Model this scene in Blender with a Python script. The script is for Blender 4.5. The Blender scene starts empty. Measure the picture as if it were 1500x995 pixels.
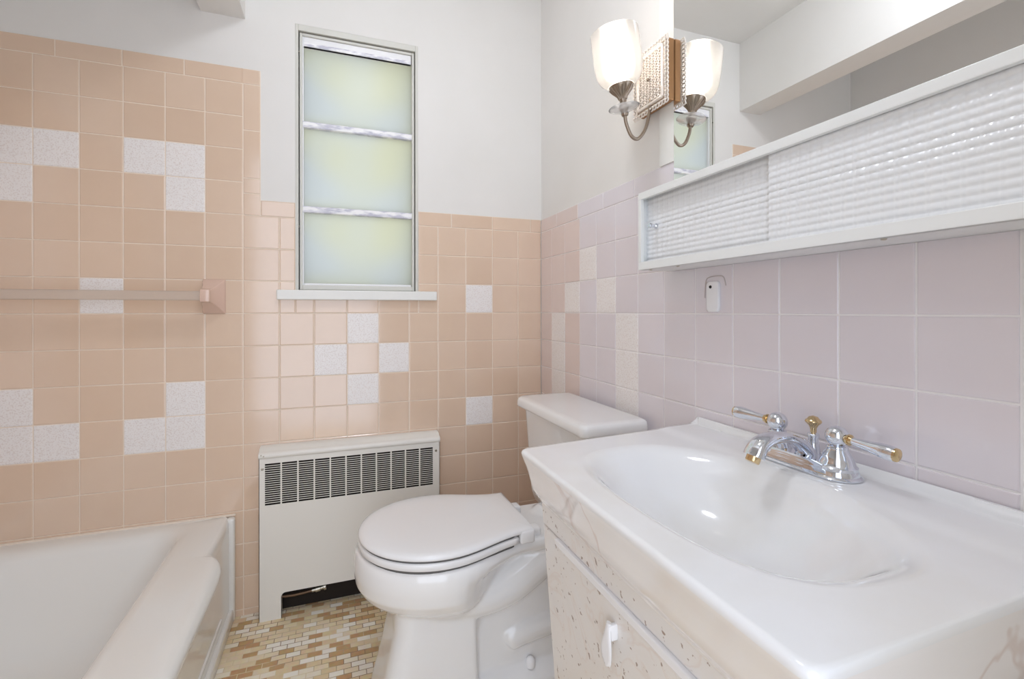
import bpy, bmesh, math, random
from mathutils import Vector, Matrix
random.seed(7)
PI = math.pi
scn = bpy.context.scene
col = scn.collection
T = 0.108                      # tile module

# ------------------------------------------------------------------ helpers
def lin(r, g, b):
    f = lambda c: (c/255/12.92) if c/255 <= 0.04045 else ((c/255+0.055)/1.055)**2.4
    return (f(r), f(g), f(b), 1.0)

WL = {}                        # world location of every object made here

def tag(o, label=None, cat=None, group=None, kind=None):
    if label: o['label'] = label
    if cat: o['category'] = cat
    if group: o['group'] = group
    if kind: o['kind'] = kind
    return o

def empty(name, loc, label=None, cat=None, kind=None):
    o = bpy.data.objects.new(name, None)
    o.empty_display_size = 0.05
    col.objects.link(o)
    o.location = loc
    WL[o] = Vector(loc)
    return tag(o, label, cat, None, kind)

def obj(name, bm, mats, parent=None, smooth=None, label=None, cat=None, kind=None):
    """link a bmesh (world coordinates) as one mesh object whose origin is its bbox centre"""
    bmesh.ops.recalc_face_normals(bm, faces=bm.faces[:])
    me = bpy.data.meshes.new(name)
    lo = Vector((1e9,)*3); hi = Vector((-1e9,)*3)
    for v in bm.verts:
        for i in range(3):
            lo[i] = min(lo[i], v.co[i]); hi[i] = max(hi[i], v.co[i])
    c = (lo+hi)/2; c.z = lo.z
    bmesh.ops.translate(bm, vec=-c, verts=bm.verts[:])
    bm.to_mesh(me); bm.free()
    if not isinstance(mats, (list, tuple)): mats = [mats]
    for m in mats: me.materials.append(m)
    if smooth is not None:
        for p in me.polygons: p.use_smooth = True
        if smooth < 180:
            me.set_sharp_from_angle(angle=math.radians(smooth))
    o = bpy.data.objects.new(name, me)
    col.objects.link(o)
    WL[o] = c
    if parent is not None:
        o.parent = parent
        o.location = c - WL[parent]
    else:
        o.location = c
    return tag(o, label, cat, None, kind)

def BM(): return bmesh.new()

def box(bm, x0, x1, y0, y1, z0, z1, bev=0.0, seg=2, mi=0):
    t = bmesh.new()
    vs = [t.verts.new((x, y, z)) for x in (x0, x1) for y in (y0, y1) for z in (z0, z1)]
    for f in ((0,1,3,2),(4,6,7,5),(0,4,5,1),(2,3,7,6),(0,2,6,4),(1,5,7,3)):
        t.faces.new([vs[i] for i in f])
    bmesh.ops.recalc_face_normals(t, faces=t.faces[:])
    if bev > 0:
        bmesh.ops.bevel(t, geom=t.edges[:], offset=bev, segments=seg, profile=0.5, affect='EDGES')
    for f in t.faces: f.material_index = mi
    merge(bm, t)

def merge(bm, t, M=None):
    if M is not None: bmesh.ops.transform(t, matrix=M, verts=t.verts[:])
    me = bpy.data.meshes.new('tmp'); t.to_mesh(me); t.free()
    bm.from_mesh(me); bpy.data.meshes.remove(me)

def loft(bm, rings, cap0=True, cap1=True, closed=True, mi=0):
    R = [[bm.verts.new(p) for p in r] for r in rings]
    n = len(R[0])
    for a, b in zip(R[:-1], R[1:]):
        for i in range(n if closed else n-1):
            j = (i+1) % n
            f = bm.faces.new((a[i], a[j], b[j], b[i])); f.material_index = mi
    if cap0: bm.faces.new(R[0]).material_index = mi
    if cap1: bm.faces.new(R[-1]).material_index = mi
    return R

def lathe(bm, prof, c, n=32, M=None, cap0=False, cap1=False, mi=0):
    """prof: (radius, z) about a vertical axis through c"""
    t = bmesh.new()
    rings = [[(max(r,1e-5)*math.cos(2*PI*i/n), max(r,1e-5)*math.sin(2*PI*i/n), z) for i in range(n)] for r, z in prof]
    loft(t, rings, cap0, cap1, mi=mi)
    if M is not None: bmesh.ops.transform(t, matrix=M, verts=t.verts[:])
    bmesh.ops.translate(t, vec=Vector(c), verts=t.verts[:])
    merge(bm, t)

def tube(bm, pts, rad, n=14, caps=True, mi=0, flat=1.0):
    """swept round tube through pts; rad is a number or a list"""
    P = [Vector(p) for p in pts]
    rr = rad if isinstance(rad, (list, tuple)) else [rad]*len(P)
    rings = []; up = None
    for i, p in enumerate(P):
        d = (P[min(i+1, len(P)-1)] - P[max(i-1, 0)]).normalized()
        if up is None:
            up = Vector((0,0,1)) if abs(d.z) < 0.9 else Vector((1,0,0))
        u = d.cross(up).normalized(); v = u.cross(d).normalized(); up = v
        rings.append([p + rr[i]*(math.cos(2*PI*k/n)*u + flat*math.sin(2*PI*k/n)*v) for k in range(n)])
    loft(bm, rings, caps, caps, mi=mi)

def spline(pts, n=8):
    P = [Vector(p) for p in pts]; out = []
    for i in range(len(P)-1):
        p0 = P[max(i-1,0)]; p1 = P[i]; p2 = P[i+1]; p3 = P[min(i+2,len(P)-1)]
        for k in range(n):
            t = k/n
            out.append(0.5*((2*p1)+(-p0+p2)*t+(2*p0-5*p1+4*p2-p3)*t*t+(-p0+3*p1-3*p2+p3)*t**3))
    out.append(P[-1]); return out

def rrect(x0, x1, y0, y1, r, z, k=8):
    """rounded rectangle ring; r number or four radii (x1y1, x0y1, x0y0, x1y0)"""
    rs = r if isinstance(r, (list, tuple)) else [r]*4
    out = []
    for (cx, cy, a0), q in zip(((x1,y1,0),(x0,y1,90),(x0,y0,180),(x1,y0,270)), rs):
        sx = -1 if cx == x1 else 1; sy = -1 if cy == y1 else 1
        for i in range(k+1):
            a = math.radians(a0+90*i/k)
            out.append((cx+sx*q+q*math.cos(a), cy+sy*q+q*math.sin(a), z))
    return out

# ------------------------------------------------------------------ materials
def mat(name, base, rough=0.5, metal=0.0, coat=0.0, spec=0.5, ior=1.5, sss=0.0):
    m = bpy.data.materials.new(name); m.use_nodes = True
    b = m.node_tree.nodes['Principled BSDF']
    b.inputs['Base Color'].default_value = base
    b.inputs['Roughness'].default_value = rough
    b.inputs['Metallic'].default_value = metal
    b.inputs['Coat Weight'].default_value = coat
    b.inputs['Coat Roughness'].default_value = 0.04
    b.inputs['Specular IOR Level'].default_value = spec
    b.inputs['IOR'].default_value = ior
    return m

def N(m, t, **kw):
    n = m.node_tree.nodes.new(t)
    for k, v in kw.items():
        if k in n.inputs: n.inputs[k].default_value = v
        else: setattr(n, k, v)
    return n
def L(m, a, b): m.node_tree.links.new(a, b)
def bsdf(m): return m.node_tree.nodes['Principled BSDF']

def noise_mix(m, c1, c2, scale, lo, hi, detail=4.0, coord='Object'):
    tc = N(m, 'ShaderNodeTexCoord'); no = N(m, 'ShaderNodeTexNoise'); no.inputs['Scale'].default_value = scale
    no.inputs['Detail'].default_value = detail
    L(m, tc.outputs[coord], no.inputs['Vector'])
    r = N(m, 'ShaderNodeValToRGB'); r.color_ramp.elements[0].position = lo; r.color_ramp.elements[1].position = hi
    r.color_ramp.elements[0].color = c1; r.color_ramp.elements[1].color = c2
    L(m, no.outputs['Fac'], r.inputs['Fac']); L(m, r.outputs['Color'], bsdf(m).inputs['Base Color'])
    return no, r

def bump(m, height, strength=0.1, dist=0.002):
    b = N(m, 'ShaderNodeBump'); b.inputs['Strength'].default_value = strength; b.inputs['Distance'].default_value = dist
    L(m, height, b.inputs['Height']); L(m, b.outputs['Normal'], bsdf(m).inputs['Normal'])

M = {}
# painted plaster
M['paint'] = mat('white_wall_paint', lin(236,235,231), 0.62)
no, _ = noise_mix(M['paint'], lin(228,226,222), lin(233,231,228), 3.0, 0.3, 0.7)
n2 = N(M['paint'], 'ShaderNodeTexNoise'); n2.inputs['Scale'].default_value = 160
tc = N(M['paint'], 'ShaderNodeTexCoord'); L(M['paint'], tc.outputs['Object'], n2.inputs['Vector'])
bump(M['paint'], n2.outputs['Fac'], 0.08, 0.001)
M['trim_paint'] = mat('white_trim_paint', lin(236,236,232), 0.35)

def glazed(name, c1, c2, rough=0.12):
    """glazed ceramic: every tile (mesh island) has its own slight glaze tone, with soft mottling"""
    m = mat(name, c1, rough, ior=1.8)
    g = N(m, 'ShaderNodeNewGeometry')
    tc = N(m, 'ShaderNodeTexCoord'); no = N(m, 'ShaderNodeTexNoise'); no.inputs['Scale'].default_value = 14; no.inputs['Detail'].default_value = 3
    L(m, tc.outputs['Object'], no.inputs['Vector'])
    ad = N(m, 'ShaderNodeMath', operation='MULTIPLY_ADD'); ad.inputs[1].default_value = 0.45; 
    L(m, no.outputs['Fac'], ad.inputs[0])
    mu = N(m, 'ShaderNodeMath', operation='MULTIPLY'); mu.inputs[1].default_value = 0.55
    L(m, g.outputs['Random Per Island'], mu.inputs[0]); L(m, mu.outputs[0], ad.inputs[2])
    r = N(m, 'ShaderNodeValToRGB')
    r.color_ramp.elements[0].position = 0.15; r.color_ramp.elements[0].color = c1
    r.color_ramp.elements[1].position = 0.85; r.color_ramp.elements[1].color = c2
    L(m, ad.outputs[0], r.inputs['Fac']); L(m, r.outputs['Color'], bsdf(m).inputs['Base Color'])
    w = N(m, 'ShaderNodeTexNoise'); w.inputs['Scale'].default_value = 9; w.inputs['Detail'].default_value = 1
    L(m, tc.outputs['Object'], w.inputs['Vector']); bump(m, w.outputs['Fac'], 0.05, 0.004)
    return m
M['pink_tile'] = glazed('peach_pink_glazed_tile', lin(221,194,170), lin(228,203,181))
M['mauve_tile'] = glazed('mauve_pink_glazed_tile', lin(223,216,221), lin(228,222,227))
M['bounce_tint_tile'] = glazed('bounce_tinted_glazed_tile', lin(222,204,197), lin(227,211,206))  # rose hue paints the far wall's warm bounce into the corner columns
M['white_tile'] = mat('white_speckled_tile', lin(232,228,224), 0.3)
tc = N(M['white_tile'], 'ShaderNodeTexCoord'); vo = N(M['white_tile'], 'ShaderNodeTexNoise'); vo.inputs['Scale'].default_value = 260; vo.inputs['Detail'].default_value = 2
L(M['white_tile'], tc.outputs['Object'], vo.inputs['Vector'])
rp = N(M['white_tile'], 'ShaderNodeValToRGB'); rp.color_ramp.elements[0].position = 0.36; rp.color_ramp.elements[1].position = 0.5
rp.color_ramp.elements[0].color = lin(228,220,216); rp.color_ramp.elements[1].color = lin(241,237,235)
L(M['white_tile'], vo.outputs['Fac'], rp.inputs['Fac']); L(M['white_tile'], rp.outputs['Color'], bsdf(M['white_tile']).inputs['Base Color'])
M['grout'] = mat('cream_grout', lin(238,224,208), 0.8)
M['grout_white'] = mat('white_grout', lin(240,237,236), 0.7)

# floor mosaic
fm = mat('brick_mosaic_floor', lin(220,200,170), 0.45); M['floor'] = fm
tc = N(fm, 'ShaderNodeTexCoord')
br = N(fm, 'ShaderNodeTexBrick'); br.offset = 0.5; br.squash = 1.0
br.inputs['Scale'].default_value = 1.0; br.inputs['Brick Width'].default_value = 0.0395; br.inputs['Row Height'].default_value = 0.0198
br.inputs['Mortar Size'].default_value = 0.0011; br.inputs['Mortar Smooth'].default_value = 0.15; br.inputs['Bias'].default_value = 0
br.inputs['Color1'].default_value = (0,0,0,1); br.inputs['Color2'].default_value = (1,1,1,1); br.inputs['Mortar'].default_value = (0.5,0.5,0.5,1)
L(fm, tc.outputs['Object'], br.inputs['Vector'])
rp = N(fm, 'ShaderNodeValToRGB'); rp.color_ramp.interpolation = 'CONSTANT'
e = rp.color_ramp.elements
e[0].position = 0.0; e[0].color = lin(196,158,114)
e[1].position = 0.2; e[1].color = lin(230,212,178)
for p, c in ((0.36, lin(226,204,166)), (0.52, lin(234,218,188)), (0.7, lin(244,238,226)), (0.86, lin(240,230,210))):
    q = e.new(p); q.color = c
L(fm, br.outputs['Color'], rp.inputs['Fac'])
no = N(fm, 'ShaderNodeTexNoise'); no.inputs['Scale'].default_value = 60; L(fm, tc.outputs['Object'], no.inputs['Vector'])
mx = N(fm, 'ShaderNodeMix', data_type='RGBA', blend_type='OVERLAY'); mx.inputs[0].default_value = 0.35
L(fm, rp.outputs['Color'], mx.inputs[6]); L(fm, no.outputs['Color'], mx.inputs[7])
hs = N(fm, 'ShaderNodeMix', data_type='RGBA'); hs.inputs[0].default_value = 0.35
L(fm, mx.outputs[2], hs.inputs[6]); L(fm, rp.outputs['Color'], hs.inputs[7])
# grout lightens in worn patches
n3 = N(fm, 'ShaderNodeTexNoise'); n3.inputs['Scale'].default_value = 7; L(fm, tc.outputs['Object'], n3.inputs['Vector'])
gr = N(fm, 'ShaderNodeValToRGB'); gr.color_ramp.elements[0].color = lin(150,124,94); gr.color_ramp.elements[1].color = lin(224,208,174)
gr.color_ramp.elements[0].position = 0.42; gr.color_ramp.elements[1].position = 0.58
L(fm, n3.outputs['Fac'], gr.inputs['Fac'])
fx = N(fm, 'ShaderNodeMix', data_type='RGBA'); L(fm, br.outputs['Fac'], fx.inputs[0]); L(fm, hs.outputs[2], fx.inputs[6]); L(fm, gr.outputs['Color'], fx.inputs[7])
L(fm, fx.outputs[2], bsdf(fm).inputs['Base Color'])
iv = N(fm, 'ShaderNodeMath', operation='SUBTRACT'); iv.inputs[0].default_value = 1.0; L(fm, br.outputs['Fac'], iv.inputs[1]); bump(fm, iv.outputs[0], 0.4, 0.001)

M['porcelain'] = mat('white_porcelain', lin(238,238,238), 0.08, coat=0.4, ior=1.52)
M['seat_plastic'] = mat('white_toilet_seat', lin(238,238,239), 0.14, ior=1.5)
M['enamel'] = mat('white_tub_enamel', lin(236,235,231), 0.16, coat=0.3)
M['marble'] = mat('white_cultured_marble', lin(240,240,240), 0.1, coat=0.5)
noise_mix(M['marble'], lin(234,233,231), lin(239,240,242), 6, 0.35, 0.6)
M['radiator'] = mat('cream_enamelled_steel', lin(234,231,224), 0.35)
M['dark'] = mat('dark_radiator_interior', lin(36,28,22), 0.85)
M['brown_metal'] = mat('brown_louvre_gap', lin(70,58,46), 0.7)
M['steel'] = mat('screw_steel', lin(190,184,170), 0.35, metal=1.0)
M['brass'] = mat('polished_brass', lin(216,192,150), 0.12, metal=1.0)
M['chrome'] = mat('chrome', lin(226,230,238), 0.04, metal=1.0)
M['copper_pipe'] = mat('old_pipe', lin(120,96,76), 0.5, metal=0.7)
M['pewter'] = mat('antique_pewter', lin(158,144,130), 0.3, metal=1.0)
M['filigree'] = mat('antique_white_silver_filigree', lin(246,238,230), 0.3, metal=0.25)
M['tray'] = mat('darker_silver_tray', lin(196,178,160), 0.35, metal=0.6)  # darker than the beads, so the crevices between them read dark
M['gilt'] = mat('worn_gilt_edge', lin(172,128,86), 0.4, metal=0.6)
M['cab_white'] = mat('white_enamel_metal', lin(236,238,237), 0.25)
M['cab_in'] = mat('cabinet_track_shadow_metal', lin(150,148,138), 0.5)
M['door_plastic'] = mat('white_ribbed_plastic', lin(234,236,238), 0.22)
M['mirror'] = mat('mirror_silver', (0.93,0.935,0.93,1), 0.0, metal=1.0)
M['white_plastic'] = mat('white_plastic', lin(240,240,242), 0.25)
M['bracket'] = mat('pink_ceramic_bracket', lin(222,192,176), 0.1, ior=1.6)
M['caulk'] = mat('old_clear_caulk', lin(196,186,184), 0.4)
M['black'] = mat('dark_gap', lin(40,38,36), 0.8)
M['win_steel'] = mat('pale_grey_window_steel', lin(214,213,206), 0.4)
M['win_white'] = mat('white_painted_sash', lin(240,240,242), 0.35)
M['win_seam'] = mat('dark_window_seam', lin(126,122,112), 0.6)

# vanity laminate: white marble pattern with brown flecks and faint veins
vm = mat('speckled_marble_laminate', lin(232,228,222), 0.3); M['laminate'] = vm
tc = N(vm, 'ShaderNodeTexCoord')
vo = N(vm, 'ShaderNodeTexNoise'); vo.inputs['Scale'].default_value = 95; vo.inputs['Detail'].default_value = 2.5; L(vm, tc.outputs['Object'], vo.inputs['Vector'])
lt = N(vm, 'ShaderNodeMapRange'); lt.inputs[1].default_value = 0.655; lt.inputs[2].default_value = 0.69; L(vm, vo.outputs['Fac'], lt.inputs[0])
wv = N(vm, 'ShaderNodeTexNoise'); wv.inputs['Scale'].default_value = 7; wv.inputs['Detail'].default_value = 6; wv.inputs['Distortion'].default_value = 1.2; L(vm, tc.outputs['Object'], wv.inputs['Vector'])
vr = N(vm, 'ShaderNodeValToRGB'); e = vr.color_ramp.elements
e[0].position = 0.30; e[0].color = lin(232,230,228); e[1].position = 0.75; e[1].color = lin(228,224,220)
q = e.new(0.53); q.color = lin(232,228,224); q = e.new(0.55); q.color = lin(228,220,214); q = e.new(0.57); q.color = lin(232,229,226)
L(vm, wv.outputs['Fac'], vr.inputs['Fac'])
mx = N(vm, 'ShaderNodeMix', data_type='RGBA'); L(vm, lt.outputs[0], mx.inputs[0]); L(vm, vr.outputs['Color'], mx.inputs[6]); mx.inputs[7].default_value = lin(164,146,134)
L(vm, mx.outputs[2], bsdf(vm).inputs['Base Color'])
# apron of the vanity top: same marble casting with a couple of rusty veins
am = mat('veined_marble_apron', lin(236,232,228), 0.12, coat=0.4); M['apron'] = am
no, rp = noise_mix(am, lin(238,235,232), lin(236,232,229), 3.2, 0.40, 0.72, detail=4)
no.inputs['Distortion'].default_value = 0.8
for p, c in ((0.60, lin(236,231,227)), (0.612, lin(218,202,193)), (0.625, lin(235,230,226))):
    q = rp.color_ramp.elements.new(p); q.color = c

# muntins: white paint with smeared grey caulk
mm = mat('smeared_white_muntin', lin(238,238,242), 0.5); M['muntin'] = mm
tc = N(mm, 'ShaderNodeTexCoord'); mp = N(mm, 'ShaderNodeMapping'); mp.inputs['Scale'].default_value = (14, 14, 55)
no = N(mm, 'ShaderNodeTexNoise'); no.inputs['Scale'].default_value = 1.6; no.inputs['Detail'].default_value = 6
L(mm, tc.outputs['Object'], mp.inputs['Vector']); L(mm, mp.outputs['Vector'], no.inputs['Vector'])
rp = N(mm, 'ShaderNodeValToRGB'); rp.color_ramp.elements[0].position = 0.42; rp.color_ramp.elements[1].position = 0.6
rp.color_ramp.elements[0].color = lin(250,250,252); rp.color_ramp.elements[1].color = lin(200,200,214)
L(mm, no.outputs['Fac'], rp.inputs['Fac']); L(mm, rp.outputs['Color'], bsdf(mm).inputs['Base Color'])

# frosted window pane, daylit from outside
pm = bpy.data.materials.new('frosted_pane'); pm.use_nodes = True; M['pane'] = pm
nt = pm.node_tree; nt.nodes.remove(nt.nodes['Principled BSDF']); out = nt.nodes['Material Output']
tc = N(pm, 'ShaderNodeTexCoord'); no = N(pm, 'ShaderNodeTexNoise'); no.inputs['Scale'].default_value = 4.2; no.inputs['Detail'].default_value = 0.6
L(pm, tc.outputs['Generated'], no.inputs['Vector'])
mp = N(pm, 'ShaderNodeMapping'); L(pm, tc.outputs['Object'], mp.inputs['Vector']); L(pm, mp.outputs['Vector'], no.inputs['Vector'])
rp = N(pm, 'ShaderNodeValToRGB'); rp.color_ramp.elements[0].position = 0.36; rp.color_ramp.elements[1].position = 0.66
rp.color_ramp.elements[0].color = lin(194,195,191); rp.color_ramp.elements[1].color = lin(199,197,177)  # blotched tint paints the blurred outdoor colours into the glass
L(pm, no.outputs['Fac'], rp.inputs['Fac'])
tr = N(pm, 'ShaderNodeBsdfTranslucent'); L(pm, rp.outputs['Color'], tr.inputs['Color'])
gl = N(pm, 'ShaderNodeBsdfGlossy'); gl.inputs['Roughness'].default_value = 0.3
ms = N(pm, 'ShaderNodeMixShader'); ms.inputs[0].default_value = 0.015
L(pm, tr.outputs[0], ms.inputs[1]); L(pm, gl.outputs[0], ms.inputs[2]); L(pm, ms.outputs[0], out.inputs['Surface'])

def glassy(name, tint, alpha, rough=0.15, ior=1.5):
    """thin frosted glass: partly see-through, partly scattering"""
    m = bpy.data.materials.new(name); m.use_nodes = True
    nt = m.node_tree; nt.nodes.remove(nt.nodes['Principled BSDF']); out = nt.nodes['Material Output']
    t = N(m, 'ShaderNodeBsdfTransparent'); t.inputs['Color'].default_value = tint
    s = N(m, 'ShaderNodeBsdfTranslucent'); s.inputs['Color'].default_value = tint
    d = N(m, 'ShaderNodeBsdfDiffuse'); d.inputs['Color'].default_value = tint
    g = N(m, 'ShaderNodeBsdfGlossy'); g.inputs['Roughness'].default_value = rough
    a = N(m, 'ShaderNodeMixShader'); a.inputs[0].default_value = 0.5
    L(m, s.outputs[0], a.inputs[1]); L(m, d.outputs[0], a.inputs[2])
    b = N(m, 'ShaderNodeMixShader'); b.inputs[0].default_value = alpha
    L(m, t.outputs[0], b.inputs[1]); L(m, a.outputs[0], b.inputs[2])
    fr = N(m, 'ShaderNodeFresnel'); fr.inputs['IOR'].default_value = 1.5
    fr.inputs['IOR'].default_value = ior
    c = N(m, 'ShaderNodeMixShader'); L(m, fr.outputs[0], c.inputs[0]); L(m, b.outputs[0], c.inputs[1]); L(m, g.outputs[0], c.inputs[2])
    L(m, c.outputs[0], out.inputs['Surface']); return m
M['shade'] = glassy('frosted_shade_glass', (0.97,0.96,0.95,1), 0.5)
M['crystal'] = glassy('clear_crystal', (1.0,1.0,1.0,1), 0.3, 0.05, 1.12)
M['bar'] = glassy('clear_peach_acrylic', lin(252,242,232), 0.7, 0.1)
bl = bpy.data.materials.new('lit_bulb'); bl.use_nodes = True; M['bulb'] = bl
b = bl.node_tree.nodes['Principled BSDF']; b.inputs['Emission Color'].default_value = (1.0,0.93,0.82,1); b.inputs['Emission Strength'].default_value = 11.0

bl = bpy.data.materials.new('fill_light_emitter'); bl.use_nodes = True; M['fill_dome'] = bl
b = bl.node_tree.nodes['Principled BSDF']; b.inputs['Emission Color'].default_value = (0.93,0.98,1.07,1); b.inputs['Emission Strength'].default_value = 33.0

# ------------------------------------------------------------------ tile cladding
def subtract(r, h):
    """rectangle r minus hole h -> list of rectangles (u0,u1,z0,z1)"""
    u0,u1,z0,z1 = r; a0,a1,b0,b1 = h
    if u1 <= a0 or u0 >= a1 or z1 <= b0 or z0 >= b1: return [r]
    o = []
    if u0 < a0: o.append((u0,a0,z0,z1))
    if u1 > a1: o.append((a1,u1,z0,z1))
    m0, m1 = max(u0,a0), min(u1,a1)
    if z0 < b0: o.append((m0,m1,z0,b0))
    if z1 > b1: o.append((m0,m1,b1,z1))
    return [q for q in o if q[1]-q[0] > 0.004 and q[3]-q[2] > 0.004]

def tile(bm, P, r, mi, g=0.0015, b=0.0022, d=0.0009, back=0.006):
    """one pillowed tile: P maps (u, z, out) to a point"""
    u0,u1,z0,z1 = r[0]+g, r[1]-g, r[2]+g, r[3]-g
    if u1-u0 < 2.5*b or z1-z0 < 2.5*b: b = min(u1-u0, z1-z0)*0.3
    rings = []
    for ins, o in ((0,-back),(0,-d),(b*0.35,-d*0.3),(b,0)):
        rings.append([P(u0+ins,z0+ins,o),P(u1-ins,z0+ins,o),P(u1-ins,z1-ins,o),P(u0+ins,z1-ins,o)])
    loft(bm, rings, False, True, mi=mi)

Z0 = 1.75
zr = lambda k: Z0 - k*T
WIN = (-0.915, -0.497, 1.073, 1.983)        # window opening in the far wall
SILLZ = (1.040, 1.073)

def far_tiles():
    bm = BM(); P = lambda u, z, o: Vector((u, -o, z))
    xj = lambda i: -(0.100 + i*T) if i >= 0 else 0.0
    white = {(14,2),(14,3),(13,2),(11,2),(10,2),(10,3),(12,6),(14,9),(14,10),(13,10),(10,9),(10,10),(11,10),
             (5,7),(6,8),(4,8),(5,9),(1,6),(1,10)}
    hole = WIN
    def put(r, mi):
        for q in subtract(r, hole): tile(bm, P, q, mi)
    for c in range(-1, 16):
        x1, x0 = xj(c), xj(c+1)
        x0 = max(x0, -1.84)
        for k in range(0, 17):
            if c < 9 and k < 4: continue
            z1, z0 = zr(k), max(zr(k+1), 0.0)
            put((x0, x1, z0, z1), 1 if (c,k) in white else 0)
    # bullnose trim above the field
    ztop = Z0 + 0.0505
    xs = [-1.075, -1.237, -1.399, -1.561, -1.723, -1.84]
    for a, b in zip(xs[1:], xs[:-1]): put((a, b, Z0, ztop), 0)
    xe = xj(9)                                      # right edge of the shower field
    put((xe-0.003, -1.0205, Z0, ztop), 0)
    put((-1.075, xe-0.003, Z0, ztop), 0)
    for a, b in ((1.598, Z0), (1.44, 1.598), (1.39, 1.44), (1.318, 1.39)):
        put((xe, -1.0205, a, b), 0)
    xs = [-1.0205, -0.858, -0.696, -0.534, -0.372, -0.208, -0.046, 0.0]
    for a, b in zip(xs[:-1], xs[1:]): put((a, b, 1.318, 1.3705), 0)
    return bm

def right_tiles():
    bm = BM(); P = lambda u, z, o: Vector((-o, u, z))
    yj = lambda i: -(0.098 + i*T) if i >= 0 else 0.0
    white = {(3,5),(2,6),(4,6),(1,7),(1,8),(1,9),(1,10)} | {(5,k) for k in (7,8,9,10)}
    for c in range(-1, 12):
        y1, y0 = yj(c), yj(c+1)
        for k in range(4, 17):
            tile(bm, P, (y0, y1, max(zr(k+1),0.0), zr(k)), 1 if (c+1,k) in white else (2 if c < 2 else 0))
    ys = [0.0, -0.138, -0.300, -0.462, -0.6225, -0.785, -0.947, -1.109, -1.271, -1.398]
    for i, (a, b) in enumerate(zip(ys[1:], ys[:-1])):
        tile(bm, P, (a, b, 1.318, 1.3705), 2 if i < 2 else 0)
    return bm

# ------------------------------------------------------------------ room shell
CEIL = 2.29
XL, YN = -1.846, -1.80
bm = BM()
w0, w1, w2, w3 = WIN
for q in subtract((XL-0.1, 0.1, -0.05, CEIL+0.05), WIN):
    box(bm, q[0], q[1], 0.0045, 0.16, q[2], q[3])
wf = obj('wall_far', bm, M['paint'], kind='structure')
bm = BM()
for q in subtract((-1.84, -1.0205, 0.0, Z0+0.05), WIN): box(bm, q[0], q[1], 0.0016, 0.0045, q[2], q[3])
for q in subtract((-1.0205, 0.0, 0.0, 1.370), WIN): box(bm, q[0], q[1], 0.0016, 0.0045, q[2], q[3])
obj('grout_bed', bm, M['grout'], wf)
obj('tile_cladding', far_tiles(), [M['pink_tile'], M['white_tile']], wf)

bm = BM(); box(bm, 0.0045, 0.12, -2.6, 0.0045, -0.05, CEIL+0.05)
wr = obj('wall_right', bm, M['paint'], kind='structure')
bm = BM(); box(bm, 0.0016, 0.0045, -1.398, 0.0, 0.0, 1.370)
obj('grout_bed', bm, M['grout_white'], wr)
obj('tile_cladding', right_tiles(), [M['mauve_tile'], M['white_tile'], M['bounce_tint_tile']], wr)
bm = BM(); box(bm, -0.004, 0.0045, -1.46, -1.3985, 0.0, 1.372, 0.002)
obj('trim_2', bm, M['trim_paint'], kind='structure')

bm = BM(); box(bm, XL-0.12, XL, -2.6, 0.0045, -0.05, CEIL+0.05)
wl = obj('wall_left', bm, M['paint'], kind='structure')
bm = BM(); box(bm, XL, XL+0.0028, -1.53, 0.0, 0.30, Z0+0.05); obj('grout_bed', bm, M['grout'], wl)
bm = BM(); P = lambda u, z, o: Vector((XL+0.0045+o, u, z))
for c in range(15):
    for k in range(14):
        if zr(k) > 0.33: tile(bm, P, (-(c+1)*T if c < 14 else -1.53, -c*T, max(zr(k+1), 0.325), zr(k)), 0, back=0.004)
for c in range(10): tile(bm, P, (max(-(c+1)*1.5*T, -1.53), -c*1.5*T, Z0, Z0+0.0505), 0, back=0.004)
obj('tile_cladding', bm, [M['pink_tile']], wl)
bm = BM()
for q in subtract((XL, 0.0045, -0.05, CEIL+0.05), (-1.32, -0.50, -1, 2.06)):
    box(bm, q[0], q[1], YN-0.1, YN, q[2], q[3])
obj('wall_near', bm, M['paint'], kind='structure')
bm = BM(); box(bm, XL-0.1, 0.1, -2.6, 0.16, -0.05, 0.0)
obj('floor', bm, M['floor'], kind='structure')
bm = BM(); box(bm, XL-0.1, 0.1, -1.9, 0.16, CEIL, CEIL+0.05)
obj('ceiling', bm, M['paint'], kind='structure')
bm = BM(); box(bm, -1.192, -1.066, YN, 0.0045, 1.965, CEIL)
obj('trim_1', bm, M['paint'], kind='structure', label='boxed header beam above the front of the bathtub')
bm = BM(); box(bm, -0.0035, 0.0045, -0.7885, -0.733, 1.369, 2.05, 0.0008)
obj('trim_3', bm, M['trim_paint'], kind='structure', label='white board strip beside the mirror')

# ------------------------------------------------------------------ window
win = empty('window_1', ((w0+w1)/2, 0.03, w2), kind='structure', label='frosted three-pane steel window')
bm = BM()
for q in subtract((w0, w1, w2, w3), (w0+0.010, w1-0.010, w2, w3-0.021)): box(bm, q[0], q[1], 0.004, 0.11, q[2], q[3], 0.0015)
obj('window_frame', bm, M['win_steel'], win)
bm = BM()
for q in subtract((w0+0.010, w1-0.010, w2, w3-0.021), (w0+0.0135, w1-0.0135, w2+0.004, w3-0.0255)): box(bm, q[0], q[1], 0.014, 0.10, q[2], q[3])
obj('seam', bm, M['win_seam'], win, label='dark gap around the sash')
bm = BM()
for q in subtract((w0+0.0135, w1-0.0135, w2+0.002, w3-0.0255), (w0+0.022, w1-0.022, w2+0.018, w3-0.034)): box(bm, q[0], q[1], 0.009, 0.06, q[2], q[3], 0.002)
sash = obj('sash', bm, M['win_steel'], win)
bm = BM()
px0, px1, pz0, pz1 = -0.889, -0.521, 1.098, 1.917
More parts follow.
